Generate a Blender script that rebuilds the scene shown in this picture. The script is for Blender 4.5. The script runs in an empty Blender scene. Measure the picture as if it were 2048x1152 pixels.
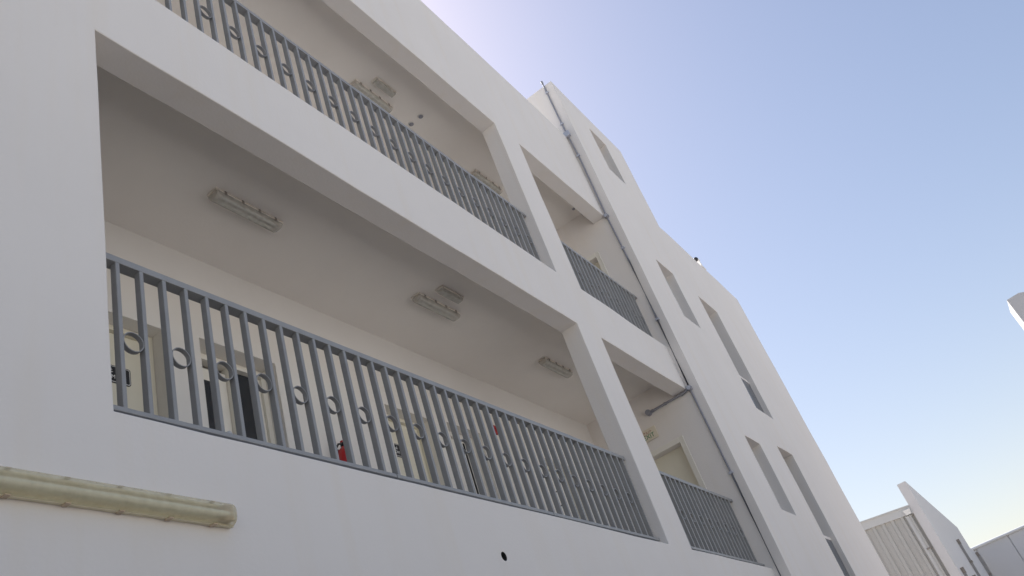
import bpy, bmesh, math, random
from mathutils import Vector, Matrix, noise
random.seed(7)
SC = bpy.context.scene
COL = SC.collection
R = math.radians

# ------------------------------------------------------------------ camera
cam = bpy.data.cameras.new('camera')
cam.sensor_width = 36.0
cam.lens = 1704.583 / 2048 * 36.0
cam.clip_start = 0.05
cam.clip_end = 5000
camo = bpy.data.objects.new('camera', cam)
COL.objects.link(camo)
rt, dn, fw = (0.5442, -0.7856, -0.2945), (0.3276, 0.5221, -0.7874), (0.7724, 0.3321, 0.5415)
M = Matrix(((rt[0], -dn[0], -fw[0], 0), (rt[1], -dn[1], -fw[1], -3.2), (rt[2], -dn[2], -fw[2], 1.6), (0, 0, 0, 1)))
camo.matrix_world = M
SC.camera = camo

# ------------------------------------------------------------------ sky, sun, exposure
SUN_AZ, SUN_EL = 36.0, 51.0          # azimuth from +Y towards +X
world = bpy.data.worlds.new('World')
SC.world = world
world.use_nodes = True
wn = world.node_tree
for n in list(wn.nodes):
    wn.nodes.remove(n)
wo = wn.nodes.new('ShaderNodeOutputWorld')
bg = wn.nodes.new('ShaderNodeBackground')
sky = wn.nodes.new('ShaderNodeTexSky')
sky.sky_type = 'NISHITA'
sky.sun_disc = False
sky.sun_elevation = R(SUN_EL)
sky.sun_rotation = R(SUN_AZ)
sky.altitude = 0
sky.air_density = 1.45
sky.dust_density = 1.2
sky.ozone_density = 1.0
bg.inputs['Strength'].default_value = 0.101
wb = wn.nodes.new('ShaderNodeMix')      # camera white balance on the sky colour
wb.data_type = 'RGBA'
wb.blend_type = 'MULTIPLY'
wb.inputs[0].default_value = 1.0
wb.inputs[7].default_value = (1.10, 0.965, 0.955, 1)
wn.links.new(sky.outputs[0], wb.inputs[6])
wn.links.new(wb.outputs[2], bg.inputs[0])
wn.links.new(bg.outputs[0], wo.inputs[0])
sl = bpy.data.lights.new('sun', 'SUN')
sl.energy = 5.0
sl.angle = R(0.53)
sl.color = (1.0, 0.965, 0.91)
so = bpy.data.objects.new('sun', sl)
COL.objects.link(so)
sd = Vector((math.sin(R(SUN_AZ)) * math.cos(R(SUN_EL)), math.cos(R(SUN_AZ)) * math.cos(R(SUN_EL)), math.sin(R(SUN_EL))))
so.rotation_euler = sd.to_track_quat('Z', 'Y').to_euler()
so.location = sd * 60
vs = SC.view_settings
vs.view_transform = 'Standard'
vs.look = 'None'
vs.exposure = 0.6
vs.gamma = 1.0
vs.use_curve_mapping = False
SC.cycles.use_denoising = True
SC.cycles.max_bounces = 12
SC.cycles.diffuse_bounces = 8

# ------------------------------------------------------------------ materials
MATS = {}


def mat(name, col, rough=0.6, var=0.0, vscale=1.5, bump=0.0, bscale=60.0, metal=0.0, spec=0.5, tint=None, streak=0.0):
    """Principled material: colour with soft cloudy variation, fine relief."""
    m = bpy.data.materials.new(name)
    m.use_nodes = True
    nt = m.node_tree
    b = nt.nodes['Principled BSDF']
    b.inputs['Base Color'].default_value = (*col, 1)
    b.inputs['Roughness'].default_value = rough
    b.inputs['Metallic'].default_value = metal
    b.inputs['Specular IOR Level'].default_value = spec
    tc = nt.nodes.new('ShaderNodeTexCoord')
    geo = nt.nodes.new('ShaderNodeNewGeometry')
    if var > 0:
        nz = nt.nodes.new('ShaderNodeTexNoise')
        nz.inputs['Scale'].default_value = vscale
        nz.inputs['Detail'].default_value = 7
        nz.inputs['Roughness'].default_value = 0.62
        nt.links.new(geo.outputs['Position'], nz.inputs['Vector'])
        rp = nt.nodes.new('ShaderNodeValToRGB')
        t = tint or tuple(c * 0.8 for c in col)
        lo = tuple(c + (d - c) * var for c, d in zip(col, t))
        rp.color_ramp.elements[0].position = 0.32
        rp.color_ramp.elements[0].color = (*lo, 1)
        rp.color_ramp.elements[1].position = 0.62
        rp.color_ramp.elements[1].color = (*col, 1)
        nt.links.new(nz.outputs['Fac'], rp.inputs['Fac'])
        out = rp.outputs['Color']
        if streak > 0:
            mp = nt.nodes.new('ShaderNodeMapping')
            mp.inputs['Scale'].default_value = (5.0, 5.0, 0.35)
            nt.links.new(geo.outputs['Position'], mp.inputs['Vector'])
            n2 = nt.nodes.new('ShaderNodeTexNoise')
            n2.inputs['Scale'].default_value = 1.0
            n2.inputs['Detail'].default_value = 5
            nt.links.new(mp.outputs['Vector'], n2.inputs['Vector'])
            r2 = nt.nodes.new('ShaderNodeValToRGB')
            g = 1.0 - streak
            r2.color_ramp.elements[0].position = 0.33
            r2.color_ramp.elements[0].color = (g, g * 0.99, g * 0.97, 1)
            r2.color_ramp.elements[1].position = 0.5
            r2.color_ramp.elements[1].color = (1, 1, 1, 1)
            nt.links.new(n2.outputs['Fac'], r2.inputs['Fac'])
            mx = nt.nodes.new('ShaderNodeMix')
            mx.data_type = 'RGBA'
            mx.blend_type = 'MULTIPLY'
            mx.inputs[0].default_value = 1
            nt.links.new(out, mx.inputs[6])
            nt.links.new(r2.outputs['Color'], mx.inputs[7])
            out = mx.outputs[2]
        nt.links.new(out, b.inputs['Base Color'])
    if bump > 0:
        nb = nt.nodes.new('ShaderNodeTexNoise')
        nb.inputs['Scale'].default_value = bscale
        nb.inputs['Detail'].default_value = 4
        nt.links.new(geo.outputs['Position'], nb.inputs['Vector'])
        bp = nt.nodes.new('ShaderNodeBump')
        bp.inputs['Strength'].default_value = bump
        bp.inputs['Distance'].default_value = 0.004
        nt.links.new(nb.outputs['Fac'], bp.inputs['Height'])
        nt.links.new(bp.outputs['Normal'], b.inputs['Normal'])
    MATS[name] = m
    return m


WALL = mat('white_wall_paint', (0.78, 0.745, 0.715), 0.8, 0.55, 0.55, 0.35, 45, spec=0.25, tint=(0.73, 0.695, 0.665), streak=0.008)
INNER = mat('cream_wall_paint', (0.75, 0.725, 0.69), 0.75, 0.5, 0.8, 0.3, 50, spec=0.3, tint=(0.68, 0.65, 0.61))
CEIL = mat('ceiling_paint', (0.86, 0.82, 0.775), 0.85, 0.5, 0.9, 0.3, 40, spec=0.2, tint=(0.80, 0.755, 0.71))
RAIL = mat('grey_rail_paint', (0.31, 0.312, 0.315), 0.42, 0.6, 6.0, 0.3, 140, spec=0.5, tint=(0.255, 0.257, 0.26))
FLOOR = mat('floor_tile', (0.66, 0.62, 0.56), 0.4, 0.3, 3)
GROUND = mat('pale_concrete_ground', (0.52, 0.505, 0.48), 0.9, 0.8, 0.35, 0.6, 12, tint=(0.45, 0.43, 0.40))
BOUNCE = mat('brown_bounce_tone', (0.25, 0.205, 0.17), 0.85, 0.8, 1.2, 0.5, 20, tint=(0.20, 0.165, 0.14))  # tone picked to warm and dim light bounced off the ground
DOOR = mat('cream_door_paint', (0.74, 0.70, 0.58), 0.45, 0.3, 2.0)
DOORW = mat('white_door_paint', (0.78, 0.75, 0.68), 0.4, 0.3, 2.0)
DARK = mat('dark_gap', (0.02, 0.02, 0.022), 0.8)
GLASS = mat('dark_window_glass', (0.025, 0.03, 0.038), 0.06, spec=0.6)
STAIRGLASS = mat('blue_grey_window_glass', (0.07, 0.085, 0.11), 0.12, spec=0.7)
FRAME = mat('aluminium_window_frame', (0.55, 0.55, 0.56), 0.4, metal=0.3)
CONDUIT = mat('grey_conduit', (0.28, 0.285, 0.325), 0.5, 0.3, 8)
BOXG = mat('pale_blue_grey_plastic', (0.46, 0.48, 0.55), 0.5)
CREAMP = mat('aged_cream_plastic', (0.76, 0.71, 0.64), 0.5, 0.6, 14, tint=(0.62, 0.55, 0.48))
YELLP = mat('yellowed_plastic', (0.76, 0.70, 0.52), 0.45, 0.3, 9, tint=(0.64, 0.56, 0.40))
BROWNP = mat('browned_plastic', (0.56, 0.45, 0.33), 0.5, 0.6, 20, tint=(0.44, 0.33, 0.24))
TUBE = mat('white_lamp_tube', (0.82, 0.84, 0.80), 0.3)
CLIP = mat('dark_clip', (0.24, 0.215, 0.195), 0.5)
RED = mat('red_enamel', (0.42, 0.018, 0.02), 0.3, 0.2, 8)
BLACK = mat('black_plastic', (0.015, 0.015, 0.017), 0.4)
SIGNB = mat('black_sign_face', (0.018, 0.018, 0.022), 0.35)
WHITE = mat('white_print', (0.8, 0.8, 0.8), 0.5)
GREEN = mat('green_print', (0.05, 0.22, 0.09), 0.5)
REDP = mat('faded_red_print', (0.42, 0.22, 0.15), 0.5)
SIGNC = mat('cream_sign_plate', (0.72, 0.66, 0.55), 0.4)
BLUEP = mat('blue_print', (0.05, 0.07, 0.22), 0.5)
CLAD = mat('beige_metal_cladding', (0.47, 0.46, 0.435), 0.45, 0.4, 1.2, tint=(0.41, 0.395, 0.37))
FASC = mat('pale_metal_trim', (0.58, 0.58, 0.57), 0.45, 0.3, 1.5)
FARW = mat('pale_panel_wall', (0.66, 0.645, 0.64), 0.7, 0.4, 0.5, 0.2, 20, tint=(0.60, 0.585, 0.575))
PIPEG = mat('grey_drain_pipe', (0.30, 0.295, 0.29), 0.5, 0.3, 4)
STEEL = mat('galvanised_steel', (0.62, 0.62, 0.62), 0.28, metal=0.8)


def cover_mat(name, col, clear, rough):
    m = bpy.data.materials.new(name)
    m.use_nodes = True
    nt = m.node_tree
    b = nt.nodes['Principled BSDF']
    b.inputs['Base Color'].default_value = (*col, 1)
    b.inputs['Roughness'].default_value = rough
    tr = nt.nodes.new('ShaderNodeBsdfTransparent')
    tr.inputs['Color'].default_value = (*(0.5 + 0.5 * c for c in col), 1)
    nz = nt.nodes.new('ShaderNodeTexNoise')
    nz.inputs['Scale'].default_value = 18
    nz.inputs['Detail'].default_value = 5
    geo = nt.nodes.new('ShaderNodeNewGeometry')
    nt.links.new(geo.outputs['Position'], nz.inputs['Vector'])
    mr = nt.nodes.new('ShaderNodeMapRange')
    mr.inputs['From Min'].default_value = 0.35
    mr.inputs['From Max'].default_value = 0.65
    mr.inputs['To Min'].default_value = clear - 0.05
    mr.inputs['To Max'].default_value = clear + 0.05
    nt.links.new(nz.outputs['Fac'], mr.inputs['Value'])
    mx = nt.nodes.new('ShaderNodeMixShader')
    nt.links.new(mr.outputs['Result'], mx.inputs['Fac'])
    nt.links.new(b.outputs['BSDF'], mx.inputs[1])
    nt.links.new(tr.outputs['BSDF'], mx.inputs[2])
    nt.links.new(mx.outputs['Shader'], nt.nodes['Material Output'].inputs['Surface'])
    return m


COVER = cover_mat('clear_lamp_cover', (0.74, 0.73, 0.69), 0.6, 0.25)
YCOVER = cover_mat('yellowed_lamp_cover', (0.78, 0.73, 0.55), 0.62, 0.22)

# ------------------------------------------------------------------ helpers


def props(o, label=None, cat=None, group=None, kind=None):
    if label:
        o['label'] = label
    if cat:
        o['category'] = cat
    if group:
        o['group'] = group
    if kind:
        o['kind'] = kind
    return o


def thing(name, label, cat, loc=(0, 0, 0), group=None, rot=(0, 0, 0)):
    o = bpy.data.objects.new(name, None)
    o.empty_display_size = 0.2
    COL.objects.link(o)
    o.location = loc
    o.rotation_euler = rot
    return props(o, label, cat, group)


def link(name, me, m=None, parent=None, loc=None):
    o = bpy.data.objects.new(name, me)
    COL.objects.link(o)
    if m is not None and not me.materials:
        me.materials.append(m)
    if parent is not None:
        o.parent = parent
    if loc is not None:
        o.location = loc
    return o


def build(name, bm, m, parent=None, loc=None, smooth=None):
    me = bpy.data.meshes.new(name)
    bmesh.ops.recalc_face_normals(bm, faces=bm.faces[:])
    bm.to_mesh(me)
    bm.free()
    if smooth is not None:
        for p in me.polygons:
            p.use_smooth = True
        me.set_sharp_from_angle(angle=R(smooth))
    return link(name, me, m, parent, loc)


def bevel(o, w, seg=2, ang=40):
    md = o.modifiers.new('bevel', 'BEVEL')
    md.width = w
    md.segments = seg
    md.limit_method = 'ANGLE'
    md.angle_limit = R(ang)
    md.harden_normals = False
    return o


def box(bm, x0, x1, y0, y1, z0, z1):
    v = [bm.verts.new(p) for p in ((x0, y0, z0), (x1, y0, z0), (x1, y1, z0), (x0, y1, z0), (x0, y0, z1), (x1, y0, z1), (x1, y1, z1), (x0, y1, z1))]
    for f in ((0, 3, 2, 1), (4, 5, 6, 7), (0, 1, 5, 4), (1, 2, 6, 5), (2, 3, 7, 6), (3, 0, 4, 7)):
        bm.faces.new([v[i] for i in f])
    return v


def boxo(name, dims, m, parent=None, bev=0.0, loc=None):
    bm = bmesh.new()
    box(bm, *dims)
    o = build(name, bm, m, parent, loc)
    if bev:
        bevel(o, bev)
    return o


def tube(bm, pts, r, n=12, cap=True):
    rings = []
    pts = [Vector(p) for p in pts]
    for i, p in enumerate(pts):
        d = (pts[min(i + 1, len(pts) - 1)] - pts[max(i - 1, 0)]).normalized()
        a = d.cross(Vector((0, 0, 1)))
        if a.length < 1e-3:
            a = d.cross(Vector((0, 1, 0)))
        a.normalize()
        b = d.cross(a)
        rr = r[i] if isinstance(r, (list, tuple)) else r
        rings.append([bm.verts.new(p + a * (rr * math.cos(2 * math.pi * k / n)) + b * (rr * math.sin(2 * math.pi * k / n))) for k in range(n)])
    for s, t in zip(rings, rings[1:]):
        for k in range(n):
            bm.faces.new((s[k], s[(k + 1) % n], t[(k + 1) % n], t[k]))
    if cap:
        bm.faces.new(rings[0][::-1])
        bm.faces.new(rings[-1])


def prism(bm, poly, axis, a, b):
    """extrude a 2D polygon (list of 2-tuples) along axis from a to b"""
    def P(q, t):
        return {'x': (t, q[0], q[1]), 'y': (q[0], t, q[1]), 'z': (q[0], q[1], t)}[axis]
    lo = [bm.verts.new(P(q, a)) for q in poly]
    hi = [bm.verts.new(P(q, b)) for q in poly]
    n = len(poly)
    bm.faces.new(lo[::-1])
    bm.faces.new(hi)
    for k in range(n):
        bm.faces.new((lo[k], lo[(k + 1) % n], hi[(k + 1) % n], hi[k]))


def wob(p, amp):
    """slow unevenness of hand-laid plaster"""
    q = Vector(p)
    return q + noise.noise_vector(q * 0.9 + Vector((3.1, 7.7, 1.3))) * amp + noise.noise_vector(q * 2.7) * (amp * 0.35)


def cuts(a, b, extra, step):
    e = sorted({round(v, 5) for v in [a, b] + [x for x in extra if a < x < b]})
    out = []
    for p, q in zip(e, e[1:]):
        n = max(1, int(math.ceil((q - p) / step)))
        out += [p + (q - p) * k / n for k in range(n)]
    return out + [b]


def sheet(bm, to3, us, vs_, holes, d0=0.0, d1=None, amp=0.003, cache=None, back=True):
    """grid of faces with rectangular holes; to3(u, v, d) gives the point; with d1 the sheet gets thickness (reveals, back)"""
    cache = {} if cache is None else cache

    def inside(u, v):
        return any(h[0] < u < h[1] and h[2] < v < h[3] for h in holes)

    def vert(u, v, d):
        p = to3(u, v, d)
        k = tuple(round(c, 4) for c in p)
        if k not in cache:
            cache[k] = bm.verts.new(wob(p, amp))
        return cache[k]
    nu, nv = len(us) - 1, len(vs_) - 1
    cell = [[not inside((us[i] + us[i + 1]) / 2, (vs_[j] + vs_[j + 1]) / 2) for j in range(nv)] for i in range(nu)]

    def face(*vv):
        if len(set(vv)) == 4:
            try:
                bm.faces.new(vv)
            except ValueError:
                pass
    for i in range(nu):
        for j in range(nv):
            if not cell[i][j]:
                continue
            a, b, c, e = us[i], us[i + 1], vs_[j], vs_[j + 1]
            face(vert(a, c, d0), vert(b, c, d0), vert(b, e, d0), vert(a, e, d0))
            if d1 is None:
                continue
            if back:
                face(vert(a, c, d1), vert(a, e, d1), vert(b, e, d1), vert(b, c, d1))
            for (di, dj, p, q) in ((-1, 0, (a, e), (a, c)), (1, 0, (b, c), (b, e)), (0, -1, (a, c), (b, c)), (0, 1, (b, e), (a, e))):
                ii, jj = i + di, j + dj
                edge = not (0 <= ii < nu and 0 <= jj < nv)
                if (edge and back) or (not edge and not cell[ii][jj]):
                    face(vert(*p, d0), vert(*q, d0), vert(*q, d1), vert(*p, d1))
    return cache


def text_mesh(txt, size, depth=0.0015):
    cu = bpy.data.curves.new('lettering', 'FONT')
    cu.body = txt
    cu.size = size
    cu.extrude = depth
    cu.align_x = 'CENTER'
    cu.align_y = 'CENTER'
    cu.resolution_u = 3
    o = bpy.data.objects.new('lettering', cu)
    COL.objects.link(o)
    bpy.context.view_layer.update()
    dg = bpy.context.evaluated_depsgraph_get()
    me = bpy.data.meshes.new_from_object(o.evaluated_get(dg))
    bpy.data.objects.remove(o)
    me.name = 'lettering'
    me.materials.clear()
    return me


# ------------------------------------------------------------------ measured layout (metres; facade plane y = 0)
TX, TY = 12.677, -0.206                 # side plane and front plane of the stair tower
AX0, AX1, AZ0, AZ1 = 2.338, 9.033, 3.935, 6.913
BX0 = 9.695
CX0, CX1, CZ0, CZ1 = 2.338, 9.049, 7.757, 10.673
DX0 = 9.726
PZ = 12.802                             # parapet
T2X, T3X, TZ1, TZ2 = 15.915, 20.979, 14.307, 11.931
CE1, CE2 = 7.25, 11.03                  # ceilings
YB = 1.85                               # back wall of the galleries
LX = -9.0                               # left end of the building

# ------------------------------------------------------------------ ground
bm = bmesh.new()
v = [bm.verts.new(p) for p in ((-900, -900, 0), (900, -900, 0), (900, 900, 0), (-900, 900, 0))]
bm.faces.new(v)
g = build('ground', bm, GROUND)
props(g, 'pale concrete yard around the white building', kind='structure')
bm = bmesh.new()
v = [bm.verts.new(p) for p in ((-40, -8.5, 0.004), (60, -8.5, 0.004), (60, 8.0, 0.004), (-40, 8.0, 0.004))]
bm.faces.new(v)
props(build('added_bounce_strip', bm, BOUNCE), 'unseen brown ground strip added along the white building to tone its bounce light', kind='structure')  # added out of view to warm and darken bounce on the lower facade

# ------------------------------------------------------------------ main building
B = thing('gallery_building', 'white three-storey building with open galleries and a taller stair tower', 'building', (0, 0, 0))

holesF = [(AX0, AX1, AZ0, AZ1), (BX0, 99, AZ0, AZ1), (CX0, CX1, CZ0, CZ1), (DX0, 99, CZ0, CZ1)]
us = cuts(LX, TX + 0.06, [AX0, AX1, BX0, CX1, DX0], 0.3)
zs = cuts(0.0, PZ, [AZ0, AZ1, CZ0, CZ1], 0.3)
bm = bmesh.new()
sheet(bm, lambda u, v, d: (u, d, v), us, zs, holesF, 0.0, 0.25, 0.007)
fac = build('facade_wall', bm, WALL, B, smooth=40)
# round service hole through the ground-floor wall; inside coloured dark for shade and dirt
bm = bmesh.new()
tube(bm, [(5.53, -0.1, 3.482), (5.53, 0.2, 3.482)], 0.034, 20)
cut = build('hole_cutter', bm, DARK)
md = fac.modifiers.new('hole', 'BOOLEAN')
md.object = cut
md.operation = 'DIFFERENCE'
md.solver = 'EXACT'
md.material_mode = 'TRANSFER'
bpy.context.view_layer.update()
me = bpy.data.meshes.new_from_object(fac.evaluated_get(bpy.context.evaluated_depsgraph_get()))
fac.modifiers.clear()
fac.data = me
bpy.data.objects.remove(cut)
for p in me.polygons:
    p.use_smooth = True
me.set_sharp_from_angle(angle=R(40))
bevel(fac, 0.007)

# stair tower: front sheet and side sheet share the corner edge
wins = {'w1': (13.953, 14.747, 12.532, 13.77), 'w2': (14.05, 14.885, 8.785, 10.146), 'w4': (14.063, 14.891, 4.936, 6.287),
        'w3': (16.194, 17.30, 7.358, 10.114), 'w5': (16.268, 17.276, 3.30, 6.541)}
sd1 = (0.47, 1.36, 3.93, 6.20)
sd2 = (0.47, 1.36, 7.75, 10.02)
hz = [w for h in wins.values() for w in h[2:]]
zs = cuts(0, TZ1, [TZ2] + hz + list(sd1[2:]) + list(sd2[2:]), 0.35)
usT = cuts(TX, T3X, [T2X] + [w for h in wins.values() for w in h[:2]], 0.35)
usS = cuts(TY, 8.0, [sd1[0], sd1[1]], 0.35)
bm = bmesh.new()
cc = {}
RV = 0.26
sheet(bm, lambda u, v, d: (u, d, v), usT, zs, list(wins.values()) + [(T2X, 99, TZ2, 99)], TY, TY + RV, 0.007, cc, back=False)
sheet(bm, lambda u, v, d: (d, u, v), usS, zs, [sd1, sd2], TX, TX + 0.22, 0.007, cc, back=False)
usR = cuts(TY, 8.0, [], 0.35)
sheet(bm, lambda u, v, d: (T3X, u, v), usR, [z for z in zs if z <= TZ2 + 1e-4], [], 0, None, 0.007, cc)
tower = build('tower_wall', bm, WALL, B, smooth=40)
bevel(tower, 0.007)
# roof slabs of the tower (tops of the walls)
boxo('tower_roof', (TX + 0.02, T2X - 0.02, TY + 0.27, 7.98, TZ1 - 0.35, TZ1 - 0.25), WALL, B)
for nm, dims in (('parapet_coping', (TX + 0.006, T2X - 0.006, TY + 0.006, TY + 0.25, TZ1 - 0.2, TZ1 - 0.006)),
                 ('parapet_coping', (TX + 0.006, TX + 0.22, TY + 0.252, 7.98, TZ1 - 0.2, TZ1 - 0.006)),
                 ('parapet_coping', (T2X - 0.22, T2X - 0.006, TY + 0.252, 7.98, TZ2 - 0.4, TZ1 - 0.006)),
                 ('parapet_coping', (T2X + 0.002, T3X - 0.006, TY + 0.006, TY + 0.25, TZ2 - 0.2, TZ2 - 0.006))):
    boxo(nm, dims, WALL, B)
boxo('tower_roof', (T2X + 0.02, T3X - 0.02, TY + 0.27, 7.98, TZ2 - 0.45, TZ2 - 0.35), WALL, B)
# dark rooms behind the tower windows
boxo('stair_core', (TX + 0.5, T3X - 0.5, 0.35, 7.5, 0.0, TZ2 - 0.6), INNER, B)
for k, (x0, x1, z0, z1) in wins.items():
    y = TY + 0.168
    if k in ('w1', 'w2', 'w4'):
        w = boxo('window', (x0 + 0.002, x1 - 0.002, y + 0.03, y + 0.045, z0 + 0.002, z1 - 0.002), STAIRGLASS, B)
        bm = bmesh.new()
        fr = 0.045
        box(bm, x0 + 0.002, x0 + fr, y, y + 0.028, z0 + 0.002, z1 - 0.002)
        box(bm, x1 - fr, x1 - 0.002, y, y + 0.028, z0 + 0.002, z1 - 0.002)
        box(bm, x0 + fr, x1 - fr, y, y + 0.028, z0 + 0.002, z0 + fr)
        box(bm, x0 + fr, x1 - fr, y, y + 0.028, z1 - fr, z1 - 0.002)
        build('window_frame', bm, FRAME, w)
    else:
        zt = {'w3': 8.27, 'w5': 4.78}[k]
        y = TY + 0.105
        boxo('window', (x0 + 0.002, x1 - 0.002, TY + 0.235, TY + 0.255, zt + 0.06, z1 - 0.002), STAIRGLASS, B)  # hidden dark pane added to cut light bounced onto the reveal
        w = boxo('window', (x0 + 0.002, x1 - 0.002, y, y + 0.02, z0 + 0.002, zt), STAIRGLASS, B)
        bm = bmesh.new()
        box(bm, x0 + 0.002, x1 - 0.002, y - 0.006, y + 0.15, zt + 0.002, zt + 0.058)
        build('window_head', bm, WALL, w)

# gallery slabs, back walls, core
boxo('gallery_floor', (LX, TX + 0.05, 0.252, YB + 0.19, AZ0 - 0.35, AZ0 - 0.02), FLOOR, B)
for (z0, z1) in ((CE1, CZ0 - 0.02), (CE2, 11.5)):
    us = cuts(LX + 0.02, TX + 0.05, [], 0.4)
    ys = cuts(0.24, YB + 0.02, [], 0.4)
    bm = bmesh.new()
    sheet(bm, lambda u, v, d: (u, v, d), us, ys, [], z0, z1, 0.004)
    build('gallery_ceiling', bm, CEIL, B, smooth=40)
doors = [(3.10, 4.205, 6.24), (4.59, 5.50, 6.285), (7.13, 7.97, 6.24), (8.32, 9.06, 6.29), (10.66, 11.45, 6.24)]
dh = [(a, b, 3.9, t) for a, b, t in doors]
us = cuts(LX + 0.02, TX + 0.05, [e for d in doors for e in d[:2]], 0.4)
zs = cuts(3.62, CE1 + 0.02, [d[2] for d in doors] + [3.9], 0.4)
bm = bmesh.new()
sheet(bm, lambda u, v, d: (u, d, v), us, zs, dh, YB, YB + 0.2, 0.004)
bevel(build('back_wall', bm, INNER, B, smooth=40), 0.006)
boxo('back_wall', (LX + 0.02, TX + 0.05, YB, YB + 0.2, CZ0 - 0.02, CE2 + 0.02), INNER, B)
boxo('gallery_end_wall', (LX, LX + 0.2, 0.252, YB - 0.002, AZ0 - 0.02, 11.0), INNER, B)
boxo('building_core', (LX, TX + 0.1, YB + 0.3, 8.0, 0.0, 11.9), INNER, B)

# ---- doors on the back wall (door planes recessed 0.18 m)
YD = YB + 0.175
FZ = AZ0 - 0.02


def door_leaf(x0, x1, zt, m=DOOR, fw=0.055, trim=DOOR):
    d = boxo('door', (x0 + fw, x1 - fw, YD + 0.012, YD + 0.05, FZ, zt - fw), m, B, 0.003)
    bm = bmesh.new()
    box(bm, x0 + 0.003, x0 + fw - 0.003, YD - 0.03, YD + 0.06, FZ, zt - 0.003)
    box(bm, x1 - fw + 0.003, x1 - 0.003, YD - 0.03, YD + 0.06, FZ, zt - 0.003)
    box(bm, x0 + fw - 0.003, x1 - fw + 0.003, YD - 0.03, YD + 0.06, zt - fw + 0.003, zt - 0.003)
    build('door_frame', bm, trim, d)
    return d


def handle(parent, x, z, y=None):
    y = YD if y is None else y
    bm = bmesh.new()
    tube(bm, [(x, y + 0.012, z), (x, y - 0.045, z)], 0.011, 10)
    tube(bm, [(x, y - 0.045, z), (x - 0.11, y - 0.045, z)], 0.009, 10)
    tube(bm, [(x, y + 0.012, z), (x, y + 0.004, z)], 0.03, 14)
    return build('door_handle', bm, STEEL, parent, smooth=40)


d1 = door_leaf(3.10, 4.205, 6.24)
handle(d1, 4.03, 4.95)
# door 2: half-glazed leaf beside a dark side light
x0, x1, zt = 4.59, 5.50, 6.285
d2 = boxo('door', (4.62, 5.02, YD + 0.012, YD + 0.05, FZ, 6.12), DOORW, B, 0.003)
bm = bmesh.new()
for dm in ((4.593, 4.617, YD - 0.02, YD + 0.06, FZ, 6.18), (5.023, 5.10, YD - 0.03, YD + 0.06, FZ, 6.18), (5.44, 5.497, YD - 0.02, YD + 0.06, FZ, 6.18),
           (4.593, 5.497, YD - 0.035, YD + 0.06, 6.182, 6.21)):
    box(bm, *dm)
build('door_frame', bm, DOORW, d2)
boxo('transom_panel', (4.593, 5.497, YD + 0.01, YD + 0.05, 6.212, 6.282), DOORW, d2)
boxo('pane', (4.70, 4.845, YD + 0.005, YD + 0.013, 4.4, 5.985), GLASS, d2)
bm = bmesh.new()
tube(bm, [(4.955, YD + 0.013, 5.455), (4.955, YD - 0.02, 5.455)], [0.034, 0.028], 20)
build('door_knob', bm, STEEL, d2, smooth=40)
sl2 = boxo('side_light', (5.103, 5.437, YD + 0.02, YD + 0.03, FZ, 6.179), GLASS, B)
boxo('blind', (5.39, 5.436, YD + 0.008, YD + 0.018, FZ, 6.178), DOORW, sl2)
d3 = door_leaf(7.13, 7.97, 6.24)
handle(d3, 7.82, 4.95)
d4 = door_leaf(8.32, 9.06, 6.29, INNER, 0.07, INNER)
boxo('door_gap', (8.86, 8.885, YD - 0.0, YD + 0.011, FZ, 6.19), DARK, d4)
d5 = door_leaf(10.66, 11.45, 6.24, INNER)
bm = bmesh.new()
tube(bm, [(10.98, YD + 0.01, 5.60), (10.98, YD - 0.05, 5.60), (10.98, YD - 0.05, 5.82), (10.98, YD + 0.01, 5.82)], 0.012, 8)
build('pull_handle', bm, BLACK, d5, smooth=40)

# ---- doors on the tower's side wall at the gallery ends
for (y0, y1, z0, z1) in (sd1, sd2):
    d = boxo('door', (TX + 0.16, TX + 0.2, y0 + 0.002, y1 - 0.002, z0, z1 - 0.002), DOOR, B)
    bm = bmesh.new()
    t = 0.085
    box(bm, TX - 0.014, TX + 0.02, y0 - t, y0 - 0.002, z0, z1 + t)
    box(bm, TX - 0.014, TX + 0.02, y1 + 0.002, y1 + t, z0, z1 + t)
    box(bm, TX - 0.014, TX + 0.02, y0 - 0.002, y1 + 0.002, z1 + 0.002, z1 + t)
    bevel(build('architrave', bm, DOORW, d), 0.004)
    bm = bmesh.new()
    box(bm, TX - 0.024, TX - 0.0145, y0 - t, y0 - t + 0.022, z0, z1 + t)
    build('architrave_bead', bm, DOORW, d)

# ------------------------------------------------------------------ railings
BH = 0.972                               # baluster height
bm = bmesh.new()
box(bm, -0.0132, 0.0132, 0.0, 0.05, 0.0, BH)
bmesh.ops.bevel(bm, geom=[e for e in bm.edges if abs(e.verts[0].co.z - e.verts[1].co.z) > 0.5], offset=0.003, segments=1, affect='EDGES')
BAL = bpy.data.meshes.new('baluster')
bm.to_mesh(BAL)
bm.free()
BAL.materials.append(RAIL)
bm = bmesh.new()
n = 28
ro, ri = 0.0638, 0.0588
rg = [[bm.verts.new((r * math.cos(2 * math.pi * k / n), y, r * math.sin(2 * math.pi * k / n))) for k in range(n)] for r, y in ((ro, 0.006), (ro, 0.036), (ri, 0.036), (ri, 0.006))]
for a in range(4):
    s, t = rg[a], rg[(a + 1) % 4]
    for k in range(n):
        bm.faces.new((s[k], t[k], t[(k + 1) % n], s[(k + 1) % n]))
bmesh.ops.recalc_face_normals(bm, faces=bm.faces[:])
RING = bpy.data.meshes.new('ring')
bm.to_mesh(RING)
bm.free()
for p in RING.polygons:
    p.use_smooth = True
RING.set_sharp_from_angle(angle=R(40))
RING.materials.append(RAIL)


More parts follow.
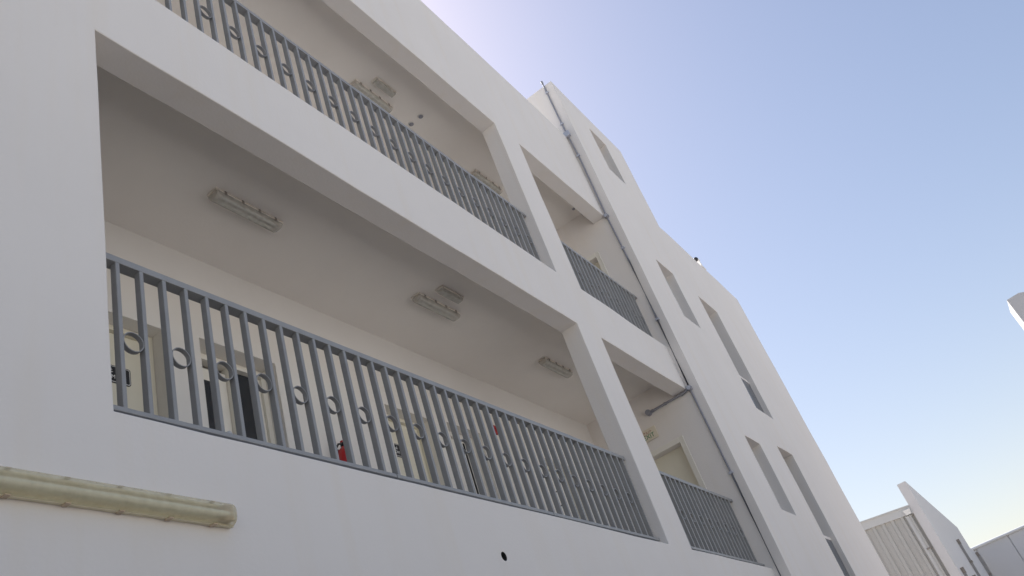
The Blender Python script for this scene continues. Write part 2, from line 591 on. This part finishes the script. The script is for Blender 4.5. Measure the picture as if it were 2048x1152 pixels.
def railing(label, x0, x1, zb, first, step, joints):
    t = thing('gallery_railing', label, 'railing', ((x0 + x1) / 2, 0.1, zb), 'grey gallery railings')
    cx = (x0 + x1) / 2
    o = boxo('top_rail', (x0 - cx + 0.003, x1 - cx - 0.003, -0.002, 0.073, 1.067, 1.112), RAIL, t, 0.003)
    e = [x0 + 0.012] + joints + [x1 - 0.004]
    for a, b in zip(e, e[1:]):
        boxo('bottom_rail', (a - cx + 0.004, b - cx - 0.004, -0.026, 0.062, 0.066, 0.0945), RAIL, t, 0.004)
    for j in joints + [x0 + 0.3, x1 - 0.3]:
        boxo('rail_foot', (j - cx - 0.02, j - cx + 0.02, 0.006, 0.04, -0.022, 0.0575), RAIL, t)
    x, k = first, 0
    while x < x1 - 0.05:
        # hand-welded: tiny irregularities
        b = link('baluster', BAL, None, t, (x - 0.0125 - cx + random.uniform(-0.0015, 0.0015), 0.0, 0.0948))
        b.rotation_euler = (0, random.uniform(-0.0012, 0.0012), random.uniform(-0.02, 0.02))
        if k % 2 == 0 and x + step < x1 - 0.05:
            r = link('ring', RING, None, t, (x - 0.0125 + step / 2 - cx, 0.0, 0.552 + random.uniform(-0.004, 0.004)))
            r.rotation_euler = (0, random.uniform(0, 6.28), 0)
            r.scale = ((step - 0.025) / 0.1295, 1, (step - 0.025) / 0.1295)
        x += step
        k += 1
    return t


railing('long grey steel railing with rings, lower gallery, above the yellowed wall light', AX0, AX1, AZ0, 2.492, 0.15415, [4.569, 6.719])
railing('short grey steel railing of the lower gallery beside the door under the exit sign', BX0, TX, AZ0, 9.86, 0.1545, [])
railing('long grey steel railing with rings, upper gallery, at the top left', CX0, CX1, CZ0, 2.491, 0.157, [4.60, 6.75])
railing('short grey steel railing of the upper gallery next to the stair tower', DX0, TX, CZ0, 9.89, 0.1545, [])

# ------------------------------------------------------------------ lights


def lamp(name, label, L, W, H, loc, rot, cover, base_m, tubes, group, cap_m, clips, tr=0.0125):
    """weatherproof strip light; local z = 0 is the mounting surface, it hangs towards -z, length along x"""
    t = thing(name, label, 'light fitting', loc, group, rot)
    h = L / 2
    bh = H * 0.36
    bm = bmesh.new()
    prism(bm, [(-W * 0.46, 0), (W * 0.46, 0), (W * 0.5, -bh), (W * 0.38, -bh), (W * 0.34, -bh * 0.35), (-W * 0.34, -bh * 0.35), (-W * 0.38, -bh), (-W * 0.5, -bh)], 'x', -h, h)
    bevel(build('base_tray', bm, base_m, t, smooth=40), 0.004)
    poly = []
    for k in range(13):
        a = math.pi * k / 12
        c, s = math.cos(a), math.sin(a)
        px = math.copysign(abs(c) ** 0.75, c) * W * 0.485
        poly.append((px, -bh - 0.001 - (abs(s) ** 0.75) * (H - bh)))
    bm = bmesh.new()
    e = 0.03
    secs = [(-h + 0.006, 0.35), (-h + 0.014, 0.8), (-h + e, 0.97), (-h + e * 1.6, 1.0), (h - e * 1.6, 1.0), (h - e, 0.97), (h - 0.014, 0.8), (h - 0.006, 0.35)]
    rings = []
    for x, s in secs:
        rings.append([bm.verts.new((x, p[0] * (0.9 + 0.1 * s), -bh - 0.001 + (p[1] + bh + 0.001) * s)) for p in poly])
    for a, b in zip(rings, rings[1:]):
        for k in range(len(poly) - 1):
            bm.faces.new((a[k], a[k + 1], b[k + 1], b[k]))
    bm.faces.new(rings[0][::-1])
    bm.faces.new(rings[-1])
    cv = build('cover', bm, cover, t, smooth=35)
    for s in tubes:
        bm = bmesh.new()
        tube(bm, [(-h + 0.055, s * W, -bh - (H - bh) * 0.5), (h - 0.055, s * W, -bh - (H - bh) * 0.5)], tr, 10)
        build('lamp_tube', bm, TUBE, t, smooth=40)
    for s in (-1, 1):
        bm = bmesh.new()
        e0, e1 = sorted((s * (h - 0.075), s * (h - 0.032)))
        box(bm, e0, e1, -W * 0.36, W * 0.36, -bh - (H - bh) * 0.68, -bh * 0.4)
        build('lamp_holder', bm, cap_m, t)
    for k in range(clips):
        x = -h + L * (k + 0.5) / clips
        for s in (-1, 1):
            bm = bmesh.new()
            box(bm, x - 0.012, x + 0.012, min(s * W * 0.495, s * W * 0.54), max(s * W * 0.495, s * W * 0.54), -bh * 1.5, -bh * 0.35)
            build('clip', bm, cap_m if cover is YCOVER else CLIP, t)
    return t


lamp('strip_light', 'long yellowed strip light on the outside wall below the lower railing', 1.28, 0.115, 0.086, (2.322, -0.003, 3.452), (R(-90), 0, 0), YCOVER, YELLP, (0.06,), None, BROWNP, 5, 0.015)
glbl = ['dusty strip light on the lower gallery ceiling, nearest the left wall', 'strip light on the lower gallery ceiling beside a small emergency light', 'strip light on the lower gallery ceiling next to the pillar']
for k, x in enumerate((4.57, 7.475, 10.31)):
    lamp('ceiling_light', glbl[k], 0.80, 0.135, 0.092, (x, 1.02, CE1 - 0.002), (0, 0, R((0.4, -0.5, 0.2)[k])), COVER, CREAMP, (-0.22, 0.2), 'gallery ceiling lights', CREAMP, 4)
ulbl = ['', 'strip light on the upper gallery ceiling beside a small emergency light', 'strip light on the upper gallery ceiling near the pillar']
for k, x in enumerate((4.57, 7.475, 10.385)):
    if k == 0:
        continue
    lamp('ceiling_light', ulbl[k], 0.80, 0.135, 0.092, (x, 1.02, CE2 - 0.002), (0, 0, R(0.5 - k * 0.4)), COVER, CREAMP, (-0.22, 0.2), 'gallery ceiling lights', CREAMP, 4)


def emergency(label, loc):
    t = thing('emergency_light', label, 'emergency light', loc, 'emergency lights')
    bm = bmesh.new()
    box(bm, -0.215, 0.215, -0.058, 0.058, -0.022, 0)
    bevel(build('base_plate', bm, CREAMP, t), 0.004)
    bm = bmesh.new()
    lo = [(-0.205, -0.05), (0.205, -0.05), (0.205, 0.05), (-0.205, 0.05)]
    a = [bm.verts.new((p[0], p[1], -0.0225)) for p in lo]
    b = [bm.verts.new((p[0] * 0.96, p[1] * 0.8, -0.062)) for p in lo]
    bm.faces.new(a)
    bm.faces.new(b[::-1])
    for k in range(4):
        bm.faces.new((a[k], b[k], b[(k + 1) % 4], a[(k + 1) % 4]))
    bevel(build('cover', bm, COVER, t), 0.006)
    bm = bmesh.new()
    tube(bm, [(-0.17, 0, -0.038), (0.17, 0, -0.038)], 0.008, 8)
    build('lamp_tube', bm, TUBE, t)
    return t


emergency('small box-shaped emergency light beside the middle strip light, lower gallery ceiling', (7.43, 0.775, CE1 - 0.003))
emergency('small box-shaped emergency light beside the strip light, upper gallery ceiling', (7.49, 0.79, CE2 - 0.003))

for lbl, x, y, z, r in (('dark round ceiling fitting with pale rim, upper gallery, farther from the railing top', 8.345, 0.805, CE2, 0.036),
                        ('dark round ceiling fitting touching the railing top, upper gallery', 8.35, 1.0, CE2, 0.036),
                        ('small dark sensor on the upper gallery ceiling near the stair tower', 12.40, 0.40, CE2, 0.03)):
    t = thing('ceiling_fitting', lbl, 'ceiling fitting', (x, y, z))
    bm = bmesh.new()
    tube(bm, [(0, 0, 0.0), (0, 0, -0.012)], [r * 1.35, r * 1.2], 20)
    build('rim', bm, INNER, t, smooth=40)
    bm = bmesh.new()
    tube(bm, [(0, 0, -0.0122), (0, 0, -0.022), (0, 0, -0.03)], [r, r, r * 0.7], 20)
    build('cap', bm, CONDUIT, t, smooth=40)

# ------------------------------------------------------------------ conduits on the tower side
CT = thing('conduit', 'blue-grey conduit running down the side of the stair tower', 'conduit', (TX - 0.022, -0.05, 0))
bm = bmesh.new()
pts = [(0, 0.022, 14.40), (0, 0.02, 13.2), (0, 0.014, 12.86), (0, -0.008, 12.2), (0, 0.006, 10.6), (0, -0.012, 9.6), (0, -0.016, 8.3), (0, -0.006, 6.9), (0, -0.02, 5.4), (0, -0.02, 3.0), (0, -0.02, 0.0)]
tube(bm, pts, 0.0165, 10)
build('pipe', bm, CONDUIT, CT, smooth=40)
bm = bmesh.new()
tube(bm, [(0, 0.022, 14.36), (0, 0.022, 14.43)], 0.024, 10)
build('end_cap', bm, CONDUIT, CT, smooth=40)
for y, z in ((0.021, 14.08), (0.02, 13.14), (-0.006, 12.22), (-0.013, 9.86), (-0.016, 8.27), (-0.02, 5.40)):
    bm = bmesh.new()
    box(bm, -0.022, 0.02, y - 0.034, y + 0.034, z - 0.018, z + 0.018)
    bevel(build('saddle', bm, BOXG, CT), 0.004)
for z, y, s in ((12.82, 0.012, 0.062), (10.64, 0.006, 0.045), (6.905, -0.006, 0.046)):
    if s > 0.05:
        bm = bmesh.new()
        box(bm, -0.05, 0.02, y - s, y + s, z - s, z + s)
        bevel(build('junction_box', bm, BOXG, CT), 0.006)
    else:
        bm = bmesh.new()
        tube(bm, [(0.02, y, z), (-0.05, y, z)], [s, s * 0.92], 16)
        j = build('junction_box', bm, CONDUIT, CT, smooth=40)
        bm = bmesh.new()
        tube(bm, [(-0.0505, y, z), (-0.056, y, z)], s * 0.72, 16)
        build('lid', bm, BOXG, j, smooth=40)
H = thing('conduit_branch', 'short horizontal conduit under the beam leading into the lower gallery', 'conduit', (TX - 0.03, 0, 6.882))
bm = bmesh.new()
tube(bm, [(0, -0.012, 0.018), (0, 0.04, 0.0), (0, 0.70, -0.006)], 0.020, 12)
build('pipe', bm, CONDUIT, H, smooth=40)
bm = bmesh.new()
tube(bm, [(0.03, 0.735, -0.006), (-0.05, 0.735, -0.006)], 0.048, 16)
build('junction_box', bm, CONDUIT, H, smooth=40)
for y in (0.1, 0.42, 0.66):
    bm = bmesh.new()
    tube(bm, [(0, y - 0.016, -0.003), (0, y + 0.016, -0.003)], 0.026, 12)
    build('saddle', bm, CONDUIT, H, smooth=40)

# ------------------------------------------------------------------ exit sign
X = thing('exit_sign', 'cream EXIT sign with green letters on the gallery end wall', 'sign', (TX - 0.002, 0.93, 6.56))
boxo('plate', (-0.018, 0.0, -0.19, 0.19, -0.095, 0.095), SIGNC, X, 0.003)
boxo('sign_tray', (-0.034, -0.0185, -0.194, 0.194, -0.108, -0.090), SIGNC, X)


def on_wall_x(me, m, parent, y, z, sx=1.0, x=-0.0195):
    o = link('lettering', me, m, parent)
    # letters read along -y, face -x
    o.matrix_local = Matrix(((0, 0, -1, x), (-1, 0, 0, y), (0, 1, 0, z), (0, 0, 0, 1))) @ Matrix.Diagonal((sx, 1, 1, 1))
    return o


on_wall_x(text_mesh('EXIT', 0.105), GREEN, X, -0.035, -0.036, 0.95)
on_wall_x(text_mesh('\uFE9D\uFEED\uFEAE\uFEA7', 0.075), REDP, X, -0.035, 0.05)

# ------------------------------------------------------------------ door signs


def door_sign(label, x, z, w, h, y):
    t = thing('door_sign', label, 'sign', (x, y, z))
    def rr(hw, hh, r, d0, d1):
        poly = []
        for cx, cz, a0 in ((hw - r, hh - r, 0), (-hw + r, hh - r, 90), (-hw + r, -hh + r, 180), (hw - r, -hh + r, 270)):
            for k in range(5):
                a = R(a0 + k * 22.5)
                poly.append((cx + r * math.cos(a), cz + r * math.sin(a)))
        b = bmesh.new()
        prism(b, poly, 'y', d0, d1)
        return b
    build('plate', rr(w / 2, h / 2, 0.022, -0.008, 0), SIGNB, t)
    build('border', rr(w / 2 - 0.007, h / 2 - 0.007, 0.018, -0.0088, -0.0081), WHITE, t)
    build('panel', rr(w / 2 - 0.012, h / 2 - 0.012, 0.015, -0.0096, -0.0089), SIGNB, t)
    for txt, s, dz in (('\uFE94\uFED3\uFEAE\uFECF', 0.062, 0.028), ('ROOM', 0.05, -0.03)):
        o = link('lettering', text_mesh(txt, s, 0.0008), WHITE, t)
        o.rotation_euler = (R(90), 0, 0)
        o.location = (-0.03, -0.0106, dz)
    return t


door_sign('black room sign with white border on the door nearest the left wall', 3.80, 5.772, 0.38, 0.165, YD + 0.0115)
door_sign('smaller black room sign with white lettering on the middle cream door', 7.40, 5.80, 0.235, 0.165, YD + 0.0115)

# ------------------------------------------------------------------ fire extinguisher, alarm
E_ = thing('fire_extinguisher', 'red fire extinguisher hung on the gallery wall behind the railing', 'fire extinguisher', (6.145, 1.752, 5.01))
bm = bmesh.new()
tube(bm, [(0, 0, -0.06), (0, 0, -0.045), (0, 0, 0.34), (0, 0, 0.375), (0, 0, 0.40), (0, 0, 0.425)], [0.07, 0.078, 0.078, 0.07, 0.045, 0.024], 20)
build('cylinder', bm, RED, E_, smooth=40)
bm = bmesh.new()
box(bm, -0.018, 0.018, -0.02, 0.02, 0.4255, 0.47)
bevel(build('valve', bm, BLACK, E_), 0.004)
bm = bmesh.new()
prism(bm, [(-0.02, 0.471), (0.10, 0.50), (0.10, 0.512), (-0.02, 0.49)], 'y', -0.012, 0.012)
build('lever', bm, RED, E_)
bm = bmesh.new()
tube(bm, [(-0.018, 0, 0.455), (-0.055, 0.01, 0.45), (-0.072, 0.03, 0.41), (-0.075, 0.045, 0.33), (-0.07, 0.06, 0.12)], 0.011, 8)
build('hose', bm, BLACK, E_, smooth=40)


def wrap(name, z0, z1, a0, a1, m):
    b = bmesh.new()
    vs0 = [(0.0795 * math.sin(R(a)), -0.0795 * math.cos(R(a))) for a in range(a0, a1 + 1, 10)]
    lo = [b.verts.new((p[0], p[1], z0)) for p in vs0]
    hi = [b.verts.new((p[0], p[1], z1)) for p in vs0]
    for k in range(len(vs0) - 1):
        b.faces.new((lo[k], lo[k + 1], hi[k + 1], hi[k]))
    return build(name, b, m, E_)


wrap('printed_label', 0.24, 0.285, -20, 50, WHITE)
wrap('printed_label', 0.215, 0.238, -10, 60, BLUEP)
wrap('printed_label', 0.06, 0.17, -30, 50, WHITE)
boxo('bracket', (-0.03, 0.03, 0.079, 0.097, 0.1, 0.44), BLACK, E_)

AL = thing('fire_alarm', 'small red alarm sounder high on the gallery wall', 'alarm', (9.44, YB - 0.002, 6.41))
boxo('back_box', (-0.045, 0.045, -0.045, 0, -0.06, 0.06), RED, AL, 0.006)
bm = bmesh.new()
tube(bm, [(0, -0.0455, 0), (0, -0.062, 0)], [0.036, 0.026], 16)
build('sounder', bm, RED, AL, smooth=40)

# ------------------------------------------------------------------ security camera on the tower roof edge
K = thing('security_camera', 'white security camera with a dark dome on the stair tower roof edge', 'camera', (18.42, TY + 0.03, TZ2 - 0.004))
boxo('base_plate', (-0.02, 0.28, -0.05, 0.05, 0.0, 0.02), WHITE, K, 0.004)
bm = bmesh.new()
tube(bm, [(0.2, 0, 0.02), (0.2, 0, 0.13), (0.16, 0, 0.175), (0.02, 0, 0.185)], 0.026, 10)
build('arm', bm, WHITE, K, smooth=40)
bm = bmesh.new()
tube(bm, [(0.06, 0, 0.20), (-0.07, 0, 0.20), (-0.07, 0, 0.2)], 0.055, 14)
build('housing', bm, WHITE, K, smooth=40)
bm = bmesh.new()
bmesh.ops.create_uvsphere(bm, u_segments=16, v_segments=10, radius=0.06)
build('dome', bm, BLACK, K, (-0.12, 0, 0.175), smooth=60)

# ------------------------------------------------------------------ warehouse beyond the tower
WX = 33.305
W_ = thing('warehouse', 'pale metal-clad warehouse with a tall flat front wall beyond the tower', 'building', (WX, 0, 0))
bm = bmesh.new()
us = cuts(0.0, 14.9, [11.7], 0.7)
zs = cuts(0.0, 8.5, [7.13], 0.7)


def w3(u, v, d):
    z = v if v < 7.131 else 7.13 + (v - 7.13) * (1.37 - 0.38 * min(u, 11.7) / 11.7) / 1.37
    return (u, d, z)


sheet(bm, w3, us, zs, [(11.7, 99, 7.13, 99)], -0.527, -0.215, 0.0)
build('front_wall', bm, FARW, W_, smooth=40)
for x, zt, zk in ((6.6, 6.97, 6.03), (1.0, 5.36, 4.4), (4.05, 5.30, 4.3), (13.05, 7.02, 5.98)):
    p = boxo('wall_pipe', (x - 0.05, x + 0.05, -0.628, -0.528, 0.0, zt - 0.2), PIPEG, W_, 0.01)
    bm = bmesh.new()
    prism(bm, [(x - 0.05, zt - 0.2), (x + 0.05, zt - 0.2), (x + 0.07, zt), (x - 0.07, zt)], 'y', -0.645, -0.529)
    build('pipe_head', bm, CLIP, p)
    boxo('pipe_strap', (x - 0.085, x + 0.085, -0.655, -0.529, zk - 0.04, zk + 0.04), CLIP, p)
# ribbed cladding sheets of the end wall
yy, k = 0.10, 0
bm = bmesh.new()
prism(bm, [(0.0, 0.0), (0.04, 0.0), (0.075, 0.05), (0.165, 0.05), (0.20, 0.0), (0.338, 0.0), (0.338, -0.02), (0.0, -0.02)], 'z', 0, 1.0)
# polygon given as (y along wall, outward): map to x = -outward
for vv in bm.verts:
    vv.co = Vector((-vv.co.y, vv.co.x, vv.co.z))
bmesh.ops.recalc_face_normals(bm, faces=bm.faces[:])
CP = bpy.data.meshes.new('cladding_panel')
bm.to_mesh(CP)
bm.free()
CP.materials.append(CLAD)
while yy < 9.5:
    link('cladding_panel', CP, None, W_, (0.05, yy, 0.0)).scale = (1, 1, 7.50 + 0.0897 * yy)
    yy += 0.34
bm = bmesh.new()
prism(bm, [(-0.213, 7.42), (9.6, 7.95 + 0.35), (9.6, 8.62), (-0.213, 7.72)], 'x', -0.03, 0.3)
prism(bm, [(-0.213, 7.685), (9.6, 8.62), (9.6, 8.66), (-0.213, 7.725)], 'x', -0.07, -0.031)
build('eave_fascia', bm, FASC, W_)
bm = bmesh.new()
box(bm, 0.08, 14.8, -0.21, 9.6, 0.0, 7.4)
build('shed_body', bm, CLAD, W_)
dp = bmesh.new()
box(dp, -0.075, 0.02, -0.115, -0.035, 0.0, 7.40)
dpo = bevel(build('downpipe', dp, CLAD, W_), 0.01)
bm = bmesh.new()
prism(bm, [(-0.16, 7.42), (0.01, 7.42), (0.06, 7.60), (-0.19, 7.60)], 'x', -0.13, 0.02)
build('rain_hopper', bm, STEEL, dpo)
boxo('pipe_strap', (-0.095, 0.03, -0.15, -0.0, 6.16, 6.21), CLIP, dpo)
bm = bmesh.new()
box(bm, -0.035, 0.02, -0.03, 0.085, 0.0, 7.4)
build('corner_trim', bm, FASC, W_)

# far hall closing the yard
FX = 48.2
F_ = thing('far_hall', 'low white panelled hall with roof edge coloured white as if sunlit at the lower right', 'building', (FX, -0.55, 0))
yy = 0.0
pw = [1.55] + [3.0] * 8
for w in pw:
    o = boxo('wall_panel', (0.0, 0.25, yy - w + 0.02, yy - 0.02, 0.0, 7.36), FARW, F_, 0.012)
    yy -= w
boxo('backing', (0.06, 12, -25.5, 1.5, 0, 7.35), FARW, F_)
boxo('roof_edge', (-0.02, 0.5, -25.6, 0.6, 7.365, 7.44), WHITE, F_, 0.01)
bm = bmesh.new()
tube(bm, [(-0.07, -25.6, 7.44), (-0.07, 0.6, 7.44)], 0.06, 14)
build('sunlit_edge_bead', bm, WHITE, F_, smooth=60)  # added bead, white colour stands in for the sunlit roof line

# pale block at the right edge
R_ = thing('roof_block', 'white building corner with a sunlit side cut off by the right edge', 'building', (22.5, -5.6, 0))
bm = bmesh.new()
prism(bm, [(0, 0), (0, 9.0), (-0.30, 9.02), (-4.0, 7.6), (-4.0, 0)], 'x', 0.0, 1.0)
build('end_wall', bm, FARW, R_)
bm = bmesh.new()
prism(bm, [(-0.02, 0), (-0.02, 5.0), (-3.98, 5.0), (-3.98, 0)], 'x', 1.0, 9.0)
build('rear_wall', bm, FARW, R_)
